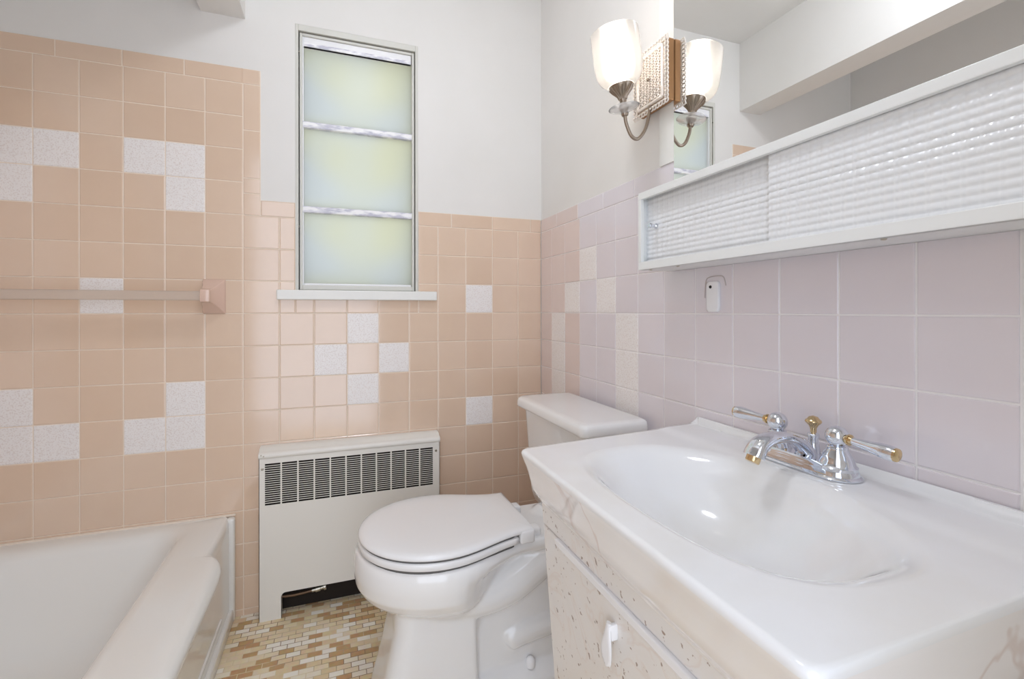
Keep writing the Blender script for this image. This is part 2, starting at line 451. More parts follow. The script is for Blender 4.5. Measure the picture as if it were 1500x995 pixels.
for q in subtract((w0+0.021, w1-0.021, w2+0.017, w3-0.033), (px0, px1, pz0, pz1)): box(bm, q[0], q[1], 0.016, 0.05, q[2], q[3], 0.002)
obj('glazing_putty', bm, M['win_white'], win)
bm = BM(); box(bm, px0, px1, 0.0155, 0.03, 1.917, 1.931, 0.002); obj('caulk_smear', bm, M['muntin'], win)
bm = BM()
for q in subtract((w0,w1,w2,w3), (px0-0.002,px1+0.002,pz0-0.002,pz1+0.002)): box(bm, q[0], q[1], 0.052, 0.10, q[2], q[3])
obj('sun_leak_blocker', bm, M['win_white'], win)  # unseen ring added to block sun leaking round the sash
mz = [1.354, 1.647]
for z in mz:
    bm = BM(); box(bm, px0-0.004, px1+0.004, 0.014, 0.05, z-0.011, z+0.011, 0.003)
    obj('muntin', bm, M['muntin'], win)
zs = [pz0] + mz + [pz1]
for a, b in zip(zs[:-1], zs[1:]):
    bm = BM(); box(bm, px0-0.004, px1+0.004, 0.030, 0.034, a-0.004, b+0.004)
    obj('pane', bm, M['pane'], win)
for z in (1.89, 1.29):
    bm = BM(); lathe(bm, [(0.0,-0.001),(0.0028,-0.001),(0.0028,0.002),(0.0,0.002)], (w0+0.0115,0.0075,z), 10, Matrix.Rotation(PI/2,4,'X'))
    obj('rivet', bm, M['win_seam'], win)
bm = BM(); box(bm, -0.971, -0.432, -0.022, 0.012, SILLZ[0], SILLZ[1], 0.003)
box(bm, w0, w1, 0.0, 0.06, SILLZ[0]+0.01, SILLZ[1]+0.001)
obj('window_sill', bm, M['trim_paint'], win)

# ------------------------------------------------------------------ bathtub
tub = empty('bathtub', (-1.46,-0.76,0), 'white enamelled alcove bathtub with wide front ledge below the tile wall', 'bathtub')
bm = BM()
XO, RZ = -1.108, 0.336
Y0t, Y1t = -1.524, -0.002
X0t = -1.838
K = 10
rings = []
for ins, z in ((0.0,0.0),(0.0,0.30),(0.0,0.322),(0.004,0.331),(0.014,0.336)):
    rings.append(rrect(X0t, XO-ins, Y0t, Y1t, (0.012,0.004,0.004,0.012), z, K))
ix0, ix1, iy0, iy1 = -1.765, -1.222, -1.40, -0.058
for ins, z, r in ((-0.022,RZ,0.075),(-0.008,0.3345,0.075),(0.003,0.328,0.075),(0.010,0.314,0.078),(0.02,0.27,0.085),(0.05,0.18,0.12),(0.075,0.10,0.13),(0.105,0.062,0.13),(0.16,0.05,0.12),(0.23,0.048,0.03)):
    rings.append(rrect(ix0+ins*0.8, ix1-ins, iy0+ins*1.6, iy1-ins*1.5, r, z, K))
loft(bm, rings, True, True)
# tile flange bead at the wall end and along the foot of the apron
box(bm, XO-0.01, -1.0935, -0.030, -0.002, 0.0, 0.3345, 0.008, 3)
box(bm, XO-0.01, -1.0955, -1.52, -0.012, 0.0, 0.045, 0.008, 3)
# raised panel border on the recessed apron
box(bm, XO-0.01, XO+0.004, -1.5, -0.14, 0.075, 0.088, 0.004, 2)
# wide rolled ledge overhanging the apron
prof = [(-1.20,0.336),(-1.13,0.3375),(-1.095,0.337),(-1.078,0.333),(-1.069,0.324),(-1.067,0.312),(-1.071,0.298),(-1.080,0.284),(-1.093,0.268),(-1.108,0.250),(-1.14,0.240)]
prs = []
for y, s in ((-0.262,0.0),(-0.268,0.35),(-0.280,0.62),(-0.300,0.84),(-0.330,0.97),(-0.37,1.0),(-0.6,1.0),(-0.9,0.97),(-1.2,0.8),(-1.45,0.1)):
    prs.append([(min(x, XO-0.002)+max(0,x-(XO-0.002))*s, y, z) for x, z in prof])
loft(bm, prs, True, True)
obj('tub_body', bm, M['enamel'], tub, smooth=50)
bm = BM(); box(bm, -1.838, -1.094, -0.006, 0.0, 0.334, 0.341, 0.0015)
obj('caulk_bead', bm, M['grout'], tub)

# ------------------------------------------------------------------ towel bar
tb = empty('towel_bar', (-1.5,0,1.05), 'clear peach towel bar in pink ceramic brackets on the tile wall', 'towel bar')
def bracket(x0, x1, s):
    """pink ceramic bracket: square foot on the wall swept out to a nose that grips the bar"""
    bm = BM(); rings = []
    zc, hz = 1.049, 0.057
    for t in [i/10 for i in range(11)]:
        q = (1-t)**2.2
        h = 0.019 + (hz-0.019)*q
        xa = x0 + 0.012*(1-q) if s > 0 else x0 + (x1-x0-0.038)*(1-q)
        xb = x1 - (x1-x0-0.038)*(1-q) if s > 0 else x1 - 0.012*(1-q)
        y = -0.088*t**0.85
        rings.append([(xa,y,zc-h),(xb,y,zc-h),(xb,y,zc+h),(xa,y,zc+h)])
    loft(bm, rings)
    bmesh.ops.bevel(bm, geom=[e for e in bm.edges if not (abs(e.verts[0].co.y-e.verts[1].co.y) < 1e-6 and -0.085 < e.verts[0].co.y < -0.001)], offset=0.003, segments=2, profile=0.5, affect='EDGES')
    return obj('bracket', bm, M['bracket'], tb, smooth=40)
bracket(-1.187, -1.121, 1); bracket(-1.838, -1.772, -1)
bm = BM(); box(bm, -1.80, -1.160, -0.085, -0.060, 1.0345, 1.0625, 0.003)
obj('bar', bm, M['bar'], tb, label='clear acrylic rod')

# ------------------------------------------------------------------ radiator cover
rad = empty('radiator_cover', (-0.724,-0.03,0), 'cream steel radiator cover with slotted grille under the window', 'radiator')
RX0, RX1, RY = -1.019, -0.430, -0.055
PZ = 0.5255
bm = BM()
gx0, pitch, ncol, gz0, gz1, nrow = -1.0015, 0.0501, 11, 0.3735, 0.508, 19
gw = 0.0455
# sheet with real slots: strips around and between the columns of louvres
box(bm, RX0, gx0, RY, RY+0.0015, 0.0, PZ); box(bm, gx0+pitch*(ncol-1)+gw, RX1, RY, RY+0.0015, 0.0, PZ)
box(bm, gx0, gx0+pitch*(ncol-1)+gw, RY, RY+0.0015, gz1, PZ); box(bm, gx0, gx0+pitch*(ncol-1)+gw, RY, RY+0.0015, 0.083, gz0)
for i in range(ncol-1): box(bm, gx0+i*pitch+gw, gx0+(i+1)*pitch, RY, RY+0.0015, gz0, gz1)
sp = (gz1-gz0)/nrow
for i in range(ncol):
    for k in range(1, nrow):
        z = gz0 + k*sp
        box(bm, gx0+i*pitch, gx0+i*pitch+gw, RY, RY+0.0014, z-0.0010, z+0.0010)
# feet, returns and rounded inner corners of the opening
fx = RX0+0.066
box(bm, gx0, fx, RY, RY+0.0015, 0.0, 0.083)
box(bm, RX1-0.066, gx0+pitch*(ncol-1)+gw, RY, RY+0.0015, 0.0, 0.083)
for (cx, sx) in ((fx, 1), (RX1-0.066, -1)):
    r = 0.012; v = [bm.verts.new((cx, RY, 0.083))] + [bm.verts.new((cx+sx*(r-r*math.cos(a)), RY, 0.083-r+r*math.sin(a))) for a in [PI/2*i/6 for i in range(7)]]
    bm.faces.new(v)
box(bm, RX0, RX0+0.0015, RY, -0.001, 0.0, PZ); box(bm, RX1-0.0015, RX1, RY, -0.001, 0.0, PZ)
box(bm, fx-0.0015, fx, RY, RY+0.02, 0.0, 0.075)
obj('front_panel', bm, M['radiator'], rad)
bm = BM()
prof = [(RY-0.002,PZ+0.001),(RY-0.004,PZ+0.004),(RY-0.004,PZ+0.011),(RY-0.001,PZ+0.016),(RY+0.006,PZ+0.019),(RY+0.014,PZ+0.0205),(RY+0.020,PZ+0.027),(-0.001,PZ+0.030),(-0.001,PZ+0.001)]
loft(bm, [[(x,y,z) for y, z in prof] for x in (RX0-0.001, RX1+0.001)])
obj('cap', bm, M['radiator'], rad, smooth=50)
bm = BM(); box(bm, RX0+0.004, RX1-0.004, -0.040, -0.004, 0.11, PZ-0.004); box(bm, RX0+0.004, RX1-0.004, -0.0045, -0.002, 0.001, 0.12)  # low dark sheet paints the shadow and dirt under the cover
obj('element_and_shade_sheet', bm, M['dark'], rad, label='dark interior, with a low sheet for shade and dirt')
for (x, z, rr) in ((RX0+0.010,0.492,0.0045), (RX1-0.0135,0.495,0.0045)):
    bm = BM(); lathe(bm, [(0.0,0.003),(rr*0.7,0.0026),(rr,0.001),(rr,0.0)], (x,RY,z), 16, Matrix.Rotation(PI/2,4,'X')); box(bm, x-rr*0.8, x+rr*0.8, RY-0.0034, RY-0.002, z-0.0005, z+0.0005, mi=1)
    obj('screw', bm, [M['steel'], M['black']], rad, smooth=40)
for dx in (0.004, 0.011):
    bm = BM(); lathe(bm, [(0.0,0.002),(0.002,0.0015),(0.0025,0.0)], (RX0+dx+0.003,RY-0.004,PZ+0.008+0.004*(dx<0.01)), 12, Matrix.Rotation(PI/2,4,'X'))
    obj('screw', bm, M['steel'], rad, smooth=40)
bm = BM(); tube(bm, spline([(-1.0,-0.03,0.062),(-0.93,-0.035,0.058),(-0.88,-0.036,0.060),(-0.83,-0.036,0.066)],6), 0.0045)
tube(bm, [(-1.0,-0.02,0.105),(-0.45,-0.02,0.105)], 0.011)
pp = obj('pipe', bm, M['copper_pipe'], rad, smooth=60)
bm = BM(); tube(bm, [(-0.862,-0.036,0.062),(-0.852,-0.036,0.063),(-0.851,-0.036,0.063),(-0.836,-0.036,0.065),(-0.835,-0.036,0.065),(-0.826,-0.036,0.067),(-0.825,-0.036,0.067),(-0.818,-0.036,0.068)], [0.006,0.006,0.009,0.009,0.007,0.007,0.011,0.011])
obj('valve', bm, M['steel'], rad, smooth=30)

# ------------------------------------------------------------------ toilet
CY = -0.482
toi = empty('toilet', (-0.4,CY,0), 'white two-piece toilet with closed lid between the radiator and the vanity', 'toilet')
def egg(xf, xm, xd, xb, W, Wd, z, n=22, m=8, cy=CY, e=2.0):
    half = []
    for i in range(n+1):
        a = PI/2*i/n
        half.append((xm-(xm-xf)*abs(math.cos(a))**(2/e), W*abs(math.sin(a))**(2/e)))
    for i in range(1, m+1):
        t = i/m; half.append((xm+(xd-xm)*t, W+(Wd-W)*(0.5-0.5*math.cos(PI*t))))
    for i in range(1, 4): half.append((xd+(xb-xd)*i/3, Wd))
    return [(x, cy-w, z) for x, w in half] + [(x, cy+w, z) for x, w in reversed(half[1:])]
bm = BM()
lv = [(0.396,-0.733,-0.52,-0.30,-0.03,0.177,0.104),(0.392,-0.738,-0.52,-0.30,-0.03,0.183,0.108),
      (0.378,-0.742,-0.52,-0.29,-0.03,0.187,0.110),(0.362,-0.744,-0.52,-0.30,-0.03,0.188,0.103),(0.345,-0.744,-0.52,-0.33,-0.04,0.187,0.072),(0.315,-0.739,-0.52,-0.34,-0.06,0.182,0.062),(0.290,-0.724,-0.51,-0.35,-0.08,0.168,0.058),
      (0.268,-0.700,-0.50,-0.36,-0.1,0.145,0.054),(0.250,-0.668,-0.49,-0.37,-0.14,0.118,0.05),(0.22,-0.64,-0.48,-0.38,-0.2,0.095,0.05),(0.15,-0.60,-0.47,-0.38,-0.25,0.07,0.05)]
loft(bm, [egg(a[1],a[2],a[3],a[4],a[5],a[6],a[0]) for a in lv])
# front column of the foot
loft(bm, [rrect(-0.644,-0.446,CY-0.098,CY+0.098,(0.012,0.045,0.045,0.012),0.275),rrect(-0.650,-0.445,CY-0.100,CY+0.100,(0.012,0.045,0.045,0.012),0.20),rrect(-0.672,-0.443,CY-0.102,CY+0.102,(0.012,0.045,0.045,0.012),0.10),rrect(-0.698,-0.44,CY-0.108,CY+0.108,(0.012,0.045,0.045,0.012),0.0)])
# narrower rear body, foot flange
loft(bm, [rrect(-0.50,-0.10,CY-0.062,CY+0.062,0.03,0.33),rrect(-0.50,-0.10,CY-0.068,CY+0.068,0.03,0.06),rrect(-0.52,-0.10,CY-0.072,CY+0.072,0.03,0.0)])
loft(bm, [rrect(-0.62,-0.085,CY-0.108,CY+0.108,0.04,0.0),rrect(-0.62,-0.085,CY-0.106,CY+0.106,0.04,0.018),rrect(-0.61,-0.09,CY-0.064,CY+0.064,0.04,0.056)])
for s in (-1, 1):
    tube(bm, spline([(-0.56,CY+s*0.045,0.262),(-0.46,CY+s*0.055,0.252),(-0.36,CY+s*0.055,0.262),(-0.28,CY+s*0.052,0.30),(-0.21,CY+s*0.05,0.345),(-0.17,CY+s*0.05,0.37)],5), [0.045]+[0.055]*24+[0.05], n=18)
    tube(bm, spline([(-0.345,CY+s*0.042,0.112),(-0.335,CY+s*0.045,0.117),(-0.30,CY+s*0.047,0.126),(-0.20,CY+s*0.047,0.138),(-0.12,CY+s*0.04,0.145)],5), [0.020,0.028,0.034,0.037]+[0.039]*17, n=16)
bowl = obj('bowl', bm, M['porcelain'], toi, smooth=180)
rm = bowl.modifiers.new('fuse', 'REMESH'); rm.mode = 'VOXEL'; rm.voxel_size = 0.0045; rm.use_smooth_shade = True
sm = bowl.modifiers.new('soften', 'SMOOTH'); sm.factor = 0.5; sm.iterations = 5
for s in (-1, 1):
    bm = BM(); lathe(bm, [(0.013,0.0),(0.0135,0.010),(0.012,0.018),(0.007,0.024),(0.0,0.026)], (-0.289,CY+s*0.078,0.040), 20)
    obj('bolt_cap', bm, M['white_plastic'], toi, smooth=60)
def lid_out(ins, z, xb=-0.297, Wb=0.127):
    return egg(-0.732+ins, -0.535, xb-0.012-ins, xb-ins, 0.183-ins, Wb-ins, z, n=26, m=10, e=2.05)
bm = BM()
def clip_out(ins, z, xc):
    return [(min(x, xc-ins), y, z) for x, y, z in lid_out(ins, z)]
loft(bm, [clip_out(i, z, -0.342) for i, z in ((0.003,0.4015),(0.0,0.404),(0.0,0.4165),(0.002,0.419))])
obj('seat', bm, M['seat_plastic'], toi, smooth=60)
bm = BM()
loft(bm, [clip_out(i, z, -0.346) for i, z in ((0.007,0.394),(0.007,0.403))])
loft(bm, [clip_out(i, z, -0.346) for i, z in ((0.006,0.4175),(0.006,0.4255))])
M['gap_shade'] = mat('grey_gap_shade_fill', lin(96,94,92), 0.7)  # dark fill that paints the shade in the seat and lid gaps
obj('gap_shade', bm, M['gap_shade'], toi, label='dark fill for the shade in the seat and lid gaps')
bm = BM()
loft(bm, [lid_out(i, z) for i, z in ((0.003,0.4245),(0.0005,0.4268),(0.0,0.430),(0.002,0.4345),(0.007,0.4375),(0.016,0.4395),(0.034,0.4415),(0.07,0.4425))])
for s in (-1, 1):
    a, b = sorted((CY+s*0.130, CY+s*0.108))
    box(bm, -0.338, -0.2975, a, b, 0.3995, 0.433, 0.006, 3)
obj('seat_lid', bm, M['seat_plastic'], toi, smooth=60)
for s in (-1, 1):
    bm = BM(); box(bm, -0.295, -0.262, CY+s*0.072-0.019, CY+s*0.072+0.019, 0.392, 0.416, 0.006, 3)
    obj('hinge', bm, M['seat_plastic'], toi, smooth=50)
bm = BM()
loft(bm, [rrect(xa, -0.028, CY-h, CY+h, (0.012,0.05,0.05,0.012), z) for xa, h, z in ((-0.165,0.165,0.385),(-0.178,0.19,0.392),(-0.184,0.198,0.42),(-0.198,0.214,0.688))])
obj('tank', bm, M['porcelain'], toi, smooth=50)
def tank_lid_ring(i, z):
    out = []
    for x, y, zz in rrect(-0.214+i, -0.02, CY-0.232+i, CY+0.232-i, (0.01,0.04,0.022,0.01), z, 8):
        if x < -0.12: x -= 0.013*(1-((y-CY)/0.232)**2)*min(1, (-0.12-x)/0.06)
        out.append((x, y, z))
    return out
bm = BM(); loft(bm, [tank_lid_ring(i, z) for i, z in ((0.006,0.684),(0.001,0.687),(0.0,0.692),(0.001,0.706),(0.004,0.7125),(0.010,0.7155),(0.03,0.7165))])
obj('tank_lid', bm, M['porcelain'], toi, smooth=50)

# ------------------------------------------------------------------ vanity cabinet
van = empty('vanity_cabinet', (-0.21,-1.2,0), 'marble-patterned white vanity cabinet with a slim door pull under the sink', 'cabinet')
VY0, VY1 = -1.462, -0.928
fx_at = lambda z: -0.4205 + (0.645-z)*0.078           # the front leans in towards the floor
def slab(bm, out, y0, y1, z0, z1, th, mi=0, bev=0.0015):
    t = bmesh.new()
    v = []
    for o in (out, out-th):
        for y in (y0, y1):
            for z in (z0, z1): v.append(t.verts.new((fx_at(z)-o, y, z)))
    for f in ((0,1,3,2),(4,6,7,5),(0,4,5,1),(2,3,7,6),(0,2,6,4),(1,5,7,3)): t.faces.new([v[i] for i in f])
    bmesh.ops.recalc_face_normals(t, faces=t.faces[:])
    if bev: bmesh.ops.bevel(t, geom=t.edges[:], offset=bev, segments=2, profile=0.5, affect='EDGES')
    for f in t.faces: f.material_index = mi
    merge(bm, t)
bm = BM()
def carc(z, i): return [(fx_at(z)+i,VY0+i,z),(-0.006-i,VY0+i,z),(-0.006-i,VY1-i,z),(fx_at(z)+i,VY1-i,z)]
loft(bm, [carc(0.6465,0.016),carc(0.10,0.016)], False, True)          # open-topped box, inside
R_ = loft(bm, [carc(0.0,0.0),carc(0.3,0.0),carc(0.6465,0.0)], True, False)
bmesh.ops.remove_doubles(bm, verts=bm.verts[:], dist=1e-6)
bd = [e for e in bm.edges if len(e.link_faces) == 1]
bmesh.ops.bridge_loops(bm, edges=bd)
obj('body', bm, M['laminate'], van)
bm = BM(); slab(bm, 0.004, VY0, VY1, 0.608, 0.646, 0.005)
obj('top_rail', bm, M['laminate'], van)
bm = BM(); slab(bm, 0.006, VY0+0.01, -0.992, 0.09, 0.594, 0.0058)
door = obj('door', bm, M['laminate'], van)
bm = BM(); slab(bm, 0.004, -0.990, VY1, 0.0, 0.604, 0.005)
obj('stile', bm, M['laminate'], van)
bm = BM(); slab(bm, 0.010, VY0+0.01, -0.988, 0.5945, 0.6075, 0.0095, bev=0.002)
obj('edge_strip', bm, M['white_plastic'], door, label='white plastic strip along the top of the door')
# spoon-shaped pull
bm = BM(); rings = []
pz0, pz1, pyc = 0.517, 0.571, -1.163
nn = 14
for i in range(nn+1):
    t = i/nn; z = pz1 - (pz1-pz0)*t
    w = 0.0045 + 0.0085*math.sin(PI*min(1, (0.03+t*0.95)**1.9))**0.8 if t < 1 else 0.0035
    o = 0.009 + 0.010*t**0.8
    xb = fx_at(z) - 0.006
    th = 0.003
    ring = []
    for k in range(12):
        a = 2*PI*k/12
        yy = math.cos(a)*w
        ring.append((xb - o + (yy/0.012)**2*-0.002 + math.sin(a)*th, pyc + yy - 0.004*(t-0.5), z))
    rings.append(ring)
loft(bm, rings)
box(bm, fx_at(0.575)-0.017, fx_at(0.575)-0.004, pyc-0.004, pyc+0.003, 0.548, 0.570, 0.0015)
obj('pull', bm, M['white_plastic'], door, smooth=70, label='white spoon-shaped pull')

# ------------------------------------------------------------------ vanity top with integral basin
vt = empty('washbasin', (-0.24,-1.2,0.65), 'white cultured-marble washbasin top with an oval bowl set on the vanity', 'sink')
TZ = 0.744
def outline(off, r=0.016):
    """counter outline, pulled in by off on its three free sides; slightly skewed far edge"""
    oy = off*0.3
    A = [(-0.0025,-1.4775+oy),(-0.4685+off,-1.4795+oy),(-0.4625+off,-0.910-oy),(-0.0025,-0.866-oy)]
    pts = []
    for i, (p, q) in enumerate(zip(A, (0.003,r,r,0.003))):
        p = Vector(p); a = (Vector(A[i-1])-p).normalized(); b = (Vector(A[(i+1)%4])-p).normalized()
        s = p+a*q; e = p+b*q
        for k in range(9):
            t = k/8; pts.append((1-t)**2*s + 2*t*(1-t)*p + t*t*e)
    return pts
BC = Vector((-0.2645,-1.1945))
base_out = outline(0)
angs = sorted(set([2*PI*i/200 for i in range(200)] + [math.atan2((p-BC).y,(p-BC).x) % (2*PI) for p in base_out]))
def ray_hit(poly, a):
    d = Vector((math.cos(a), math.sin(a))); best = None
    for p, q in zip(poly, poly[1:]+poly[:1]):
        e = q-p; den = d.x*e.y-d.y*e.x
        if abs(den) < 1e-12: continue
        w = p-BC
        t = (w.x*e.y-w.y*e.x)/den; u = (w.x*d.y-w.y*d.x)/den
        if t > 0 and -1e-4 <= u <= 1+1e-4 and (best is None or t > best): best = t
    return BC+d*best
def bas(a, s):
    """basin outline at scale s: squarer in front, rounder at the back"""
    c, sn = math.cos(a), math.sin(a)
    ax, ay = 0.1375, 0.2055
    e = 2.0 + 0.9*(0.5-0.5*math.tanh(c*3)) 
    r = (abs(c/ax)**e + abs(sn/ay)**e)**(-1/e)
    return BC + Vector((c,sn))*r*s
def ss(a, b, x):
    t = max(0, min(1, (x-a)/(b-a))); return t*t*(3-2*t)
def topz(p): return TZ + 0.0025*ss(-0.130,-0.100,p.x) + 0.012*ss(-0.016,-0.009,p.x)
bm = BM(); rings = []
BPROF = [(p.x, p.y) for p in spline([(a, b, 0) for a, b in ((0.05,-0.120),(0.16,-0.1195),(0.30,-0.116),(0.42,-0.110),(0.53,-0.100),(0.63,-0.087),(0.72,-0.070),(0.79,-0.056),(0.85,-0.0425),(0.90,-0.0305),(0.94,-0.0215),(0.975,-0.0143),(1.005,-0.0092),(1.035,-0.0054),(1.065,-0.0026),(1.095,-0.0009),(1.125,0.0))], 4)]
for s, dz in BPROF:
    k = ss(0.8, 1.125, s)
    dz *= 0.88 if s < 0.9 else 0.88+0.12*(s-0.9)/0.225
    rings.append([(bas(a,s).x, bas(a,s).y, TZ+dz+k*(topz(bas(a,s))-TZ)) for a in angs])
EDGE = {a: ray_hit(outline(0.006), a) for a in angs}
for t in (0.06,0.12,0.2,0.28,0.36,0.44,0.52,0.6,0.68,0.76,0.83,0.9,0.95,1.0):
    rg = []
    for a in angs:
        p = bas(a,1.125); q = EDGE[a] if t == 1.0 else p.lerp(EDGE[a], t)
        rg.append((q.x, q.y, topz(q)))
    rings.append(rg)
for off, dz in ((0.002,-0.0015),(0.0,-0.005),(0.001,-0.010),(0.004,-0.018),(0.009,-0.031),(0.0135,-0.045),(0.017,-0.060),(0.020,-0.072),(0.027,-0.083),(0.034,-0.092),(0.0355,-0.0965),(0.060,-0.0965)):
    pl = outline(off); rg = []
    for a in angs:
        q = ray_hit(pl, a); rg.append((q.x, q.y, topz(EDGE[a])*(1 if dz > -0.006 else 0) + (TZ if dz <= -0.006 else 0) + dz))
    rings.append(rg)
loft(bm, rings, True, False)
bm.normal_update()
for f in bm.faces:
    c = f.calc_center_median()
    if c.z < TZ-0.012 and (c.x < -0.42 or c.y < -1.44 or c.y > -0.94): f.material_index = 1
obj('countertop', bm, [M['marble'], M['apron']], vt, smooth=60)
bm = BM(); lathe(bm, [(0.0,0.0),(0.014,0.0),(0.0155,0.002),(0.021,0.0025),(0.022,0.0)], (BC.x,BC.y,TZ-0.1062), 28)
obj('drain', bm, M['chrome'], vt, smooth=40)

# ------------------------------------------------------------------ faucet
FX, FY, FZ = -0.0590, -1.165, 0.7472
fau = empty('faucet', (FX,FY,FZ), 'chrome two-handle faucet with brass accents at the back of the sink', 'faucet')
def stadium(r, z, L2=0.051, n=14):
    out = []
    for i in range(n+1):
        a = PI*i/n; out.append((FX+r*math.cos(a), FY+L2+r*math.sin(a), z))
    for i in range(n+1):
        a = PI+PI*i/n; out.append((FX+r*math.cos(a), FY-L2+r*math.sin(a), z))
    return out
bm = BM(); loft(bm, [stadium(r, FZ+z) for r, z in ((0.032,0.0),(0.0325,0.002),(0.031,0.0035),(0.0285,0.005),(0.0275,0.010),(0.0262,0.012),(0.0255,0.0135),(0.0245,0.018),(0.022,0.0205))])
obj('base_plate', bm, M['chrome'], fau, smooth=35)
for s in (-1, 1):
    hy = FY+s*0.051
    bm = BM()
    lathe(bm, [(0.0265,0.012),(0.0265,0.0165),(0.0245,0.0185),(0.0235,0.020),(0.0215,0.026),(0.0185,0.034),(0.0145,0.040),(0.0135,0.043),(0.0145,0.0445),(0.0135,0.0465),(0.009,0.048),(0.009,0.050)], (FX,hy,FZ), 32, cap1=True)
    h = obj('handle', bm, M['chrome'], fau, smooth=40)
    bm = BM(); lathe(bm, [(0.016*math.sin(PI*i/16), -0.016*math.cos(PI*i/16)) for i in range(17)], (FX,hy,FZ+0.061), 28)
    obj('ball', bm, M['chrome'], h, smooth=80)
    dirv = Vector((-0.10 if s > 0 else -0.05, s, -0.06 if s < 0 else 0.02)).normalized()
    P = lambda d: Vector((FX,hy,FZ+0.061)) + dirv*d
    bm = BM(); tube(bm, [P(0.012),P(0.017),P(0.0171),P(0.0195),P(0.0196),P(0.024)], [0.0065,0.0065,0.0085,0.0085,0.0068,0.0062], n=20)
    obj('collar', bm, M['brass'], h, smooth=40, label='brass collar')
    LEN = 0.082
    ds = [0.024,0.030,0.040,0.052,0.062,0.071,0.078,LEN]
    bm = BM(); tube(bm, [P(d) for d in ds], [0.0058,0.0062,0.0072,0.0088,0.0104,0.0110,0.0106,0.0092], n=24)
    obj('lever', bm, M['chrome'], h, smooth=50)
    bm = BM(); tube(bm, [P(LEN-0.001),P(LEN+0.0015),P(LEN+0.004)], [0.0096,0.0092,0.0046], n=20)
    obj('end_cap', bm, M['brass'], h, smooth=50, label='brass end button')
# spout: a broad flattened arch reaching over the basin
bm = BM()
path = spline([(FX+0.004,FY,FZ+0.012),(FX-0.004,FY,FZ+0.028),(FX-0.026,FY,FZ+0.044),(FX-0.055,FY,FZ+0.052),(FX-0.082,FY,FZ+0.051),(FX-0.102,FY,FZ+0.042),(FX-0.112,FY,FZ+0.026)],6)
npth = len(path)
rings = []
for i, p in enumerate(path):
    d = (path[min(i+1,npth-1)]-path[max(i-1,0)]).normalized(); v = Vector((0,1,0)); u = d.cross(v).normalized()
    t = i/(npth-1)
    w = 0.0165-0.0035*math.sin(PI*min(1,t*1.1)); hgt = 0.0125-0.004*math.sin(PI*t)
    rings.append([p + v*math.copysign(abs(math.cos(a))**0.8, math.cos(a))*w + u*math.copysign(abs(math.sin(a))**0.8, math.sin(a))*hgt for a in [2*PI*k/28 for k in range(28)]])
loft(bm, rings)
spo = obj('spout', bm, M['chrome'], fau, smooth=60)
e = path[-1]
bm = BM(); lathe(bm, [(0.0,-0.008),(0.0095,-0.008),(0.0105,-0.006),(0.0105,0.004),(0.0,0.004)], (e.x,e.y,e.z-0.001), 24, Matrix.Rotation(0.5,4,'Y'))
obj('aerator', bm, M['brass'], spo, smooth=40, label='brass aerator ring')
bm = BM(); lathe(bm, [(0.0105,0.010),(0.0100,0.022),(0.0082,0.034),(0.0075,0.044),(0.0088,0.048),(0.0085,0.051),(0.005,0.053)], (FX+0.018,FY,FZ), 24, cap1=True)
lr = obj('lift_rod', bm, M['chrome'], fau, smooth=50)
bm = BM(); lathe(bm, [(0.0045,0.052),(0.0048,0.060),(0.0075,0.065),(0.0115,0.069),(0.0122,0.071),(0.0112,0.0735),(0.0095,0.0745),(0.0065,0.0785),(0.0,0.0805)], (FX+0.018,FY,FZ), 24)
obj('knob', bm, M['brass'], lr, smooth=40, label='brass lift knob')

# ------------------------------------------------------------------ medicine cabinet with sliding ribbed doors
mc = empty('medicine_cabinet', (-0.05,-1.2,1.10), 'long white metal wall cabinet with ribbed sliding doors below the mirror', 'cabinet')
CX, CYL, CYR, CZ0, CZ1 = -0.100, -0.777, -1.62, 1.0985, 1.2825
bm = BM()
box(bm, CX+0.006, -0.0005, CYR, CYL, CZ0, CZ0+0.002)            # underside
box(bm, CX+0.006, -0.0065, CYR, CYL, CZ1-0.002, CZ1)              # top
box(bm, CX+0.006, -0.0065, CYL-0.002, CYL, CZ0, CZ1)              # left end
box(bm, CX+0.006, -0.0065, CYR, CYR+0.002, CZ0, CZ1)
box(bm, -0.009, -0.0065, CYR, CYL, CZ0, CZ1)
obj('body', bm, M['cab_white'], mc)
bm = BM()
box(bm, CX, CX+0.010, CYR, CYL, CZ1-0.0165, CZ1, 0.001)
box(bm, CX, CX+0.010, CYR, CYL, CZ0, CZ0+0.0185, 0.001)
box(bm, CX, CX+0.010, CYL-0.0105, CYL, CZ0+0.0185, CZ1-0.0165, 0.001)
obj('face_frame', bm, M['cab_white'], mc)
bm = BM()
box(bm, CX+0.010, CX+0.034, CYR+0.002, CYL-0.002, CZ1-0.012, CZ1-0.002); box(bm, CX+0.010, CX+0.034, CYR+0.002, CYL-0.002, CZ0+0.002, CZ0+0.015)
obj('track', bm, M['cab_in'], mc)
for y in (-0.803, -0.895, -1.295):
    bm = BM(); lathe(bm, [(0.0,-0.0025),(0.0028,-0.002),(0.004,0.0)], (CX+0.016,y,CZ0), 14)
    obj('screw', bm, M['steel'], mc, smooth=50)
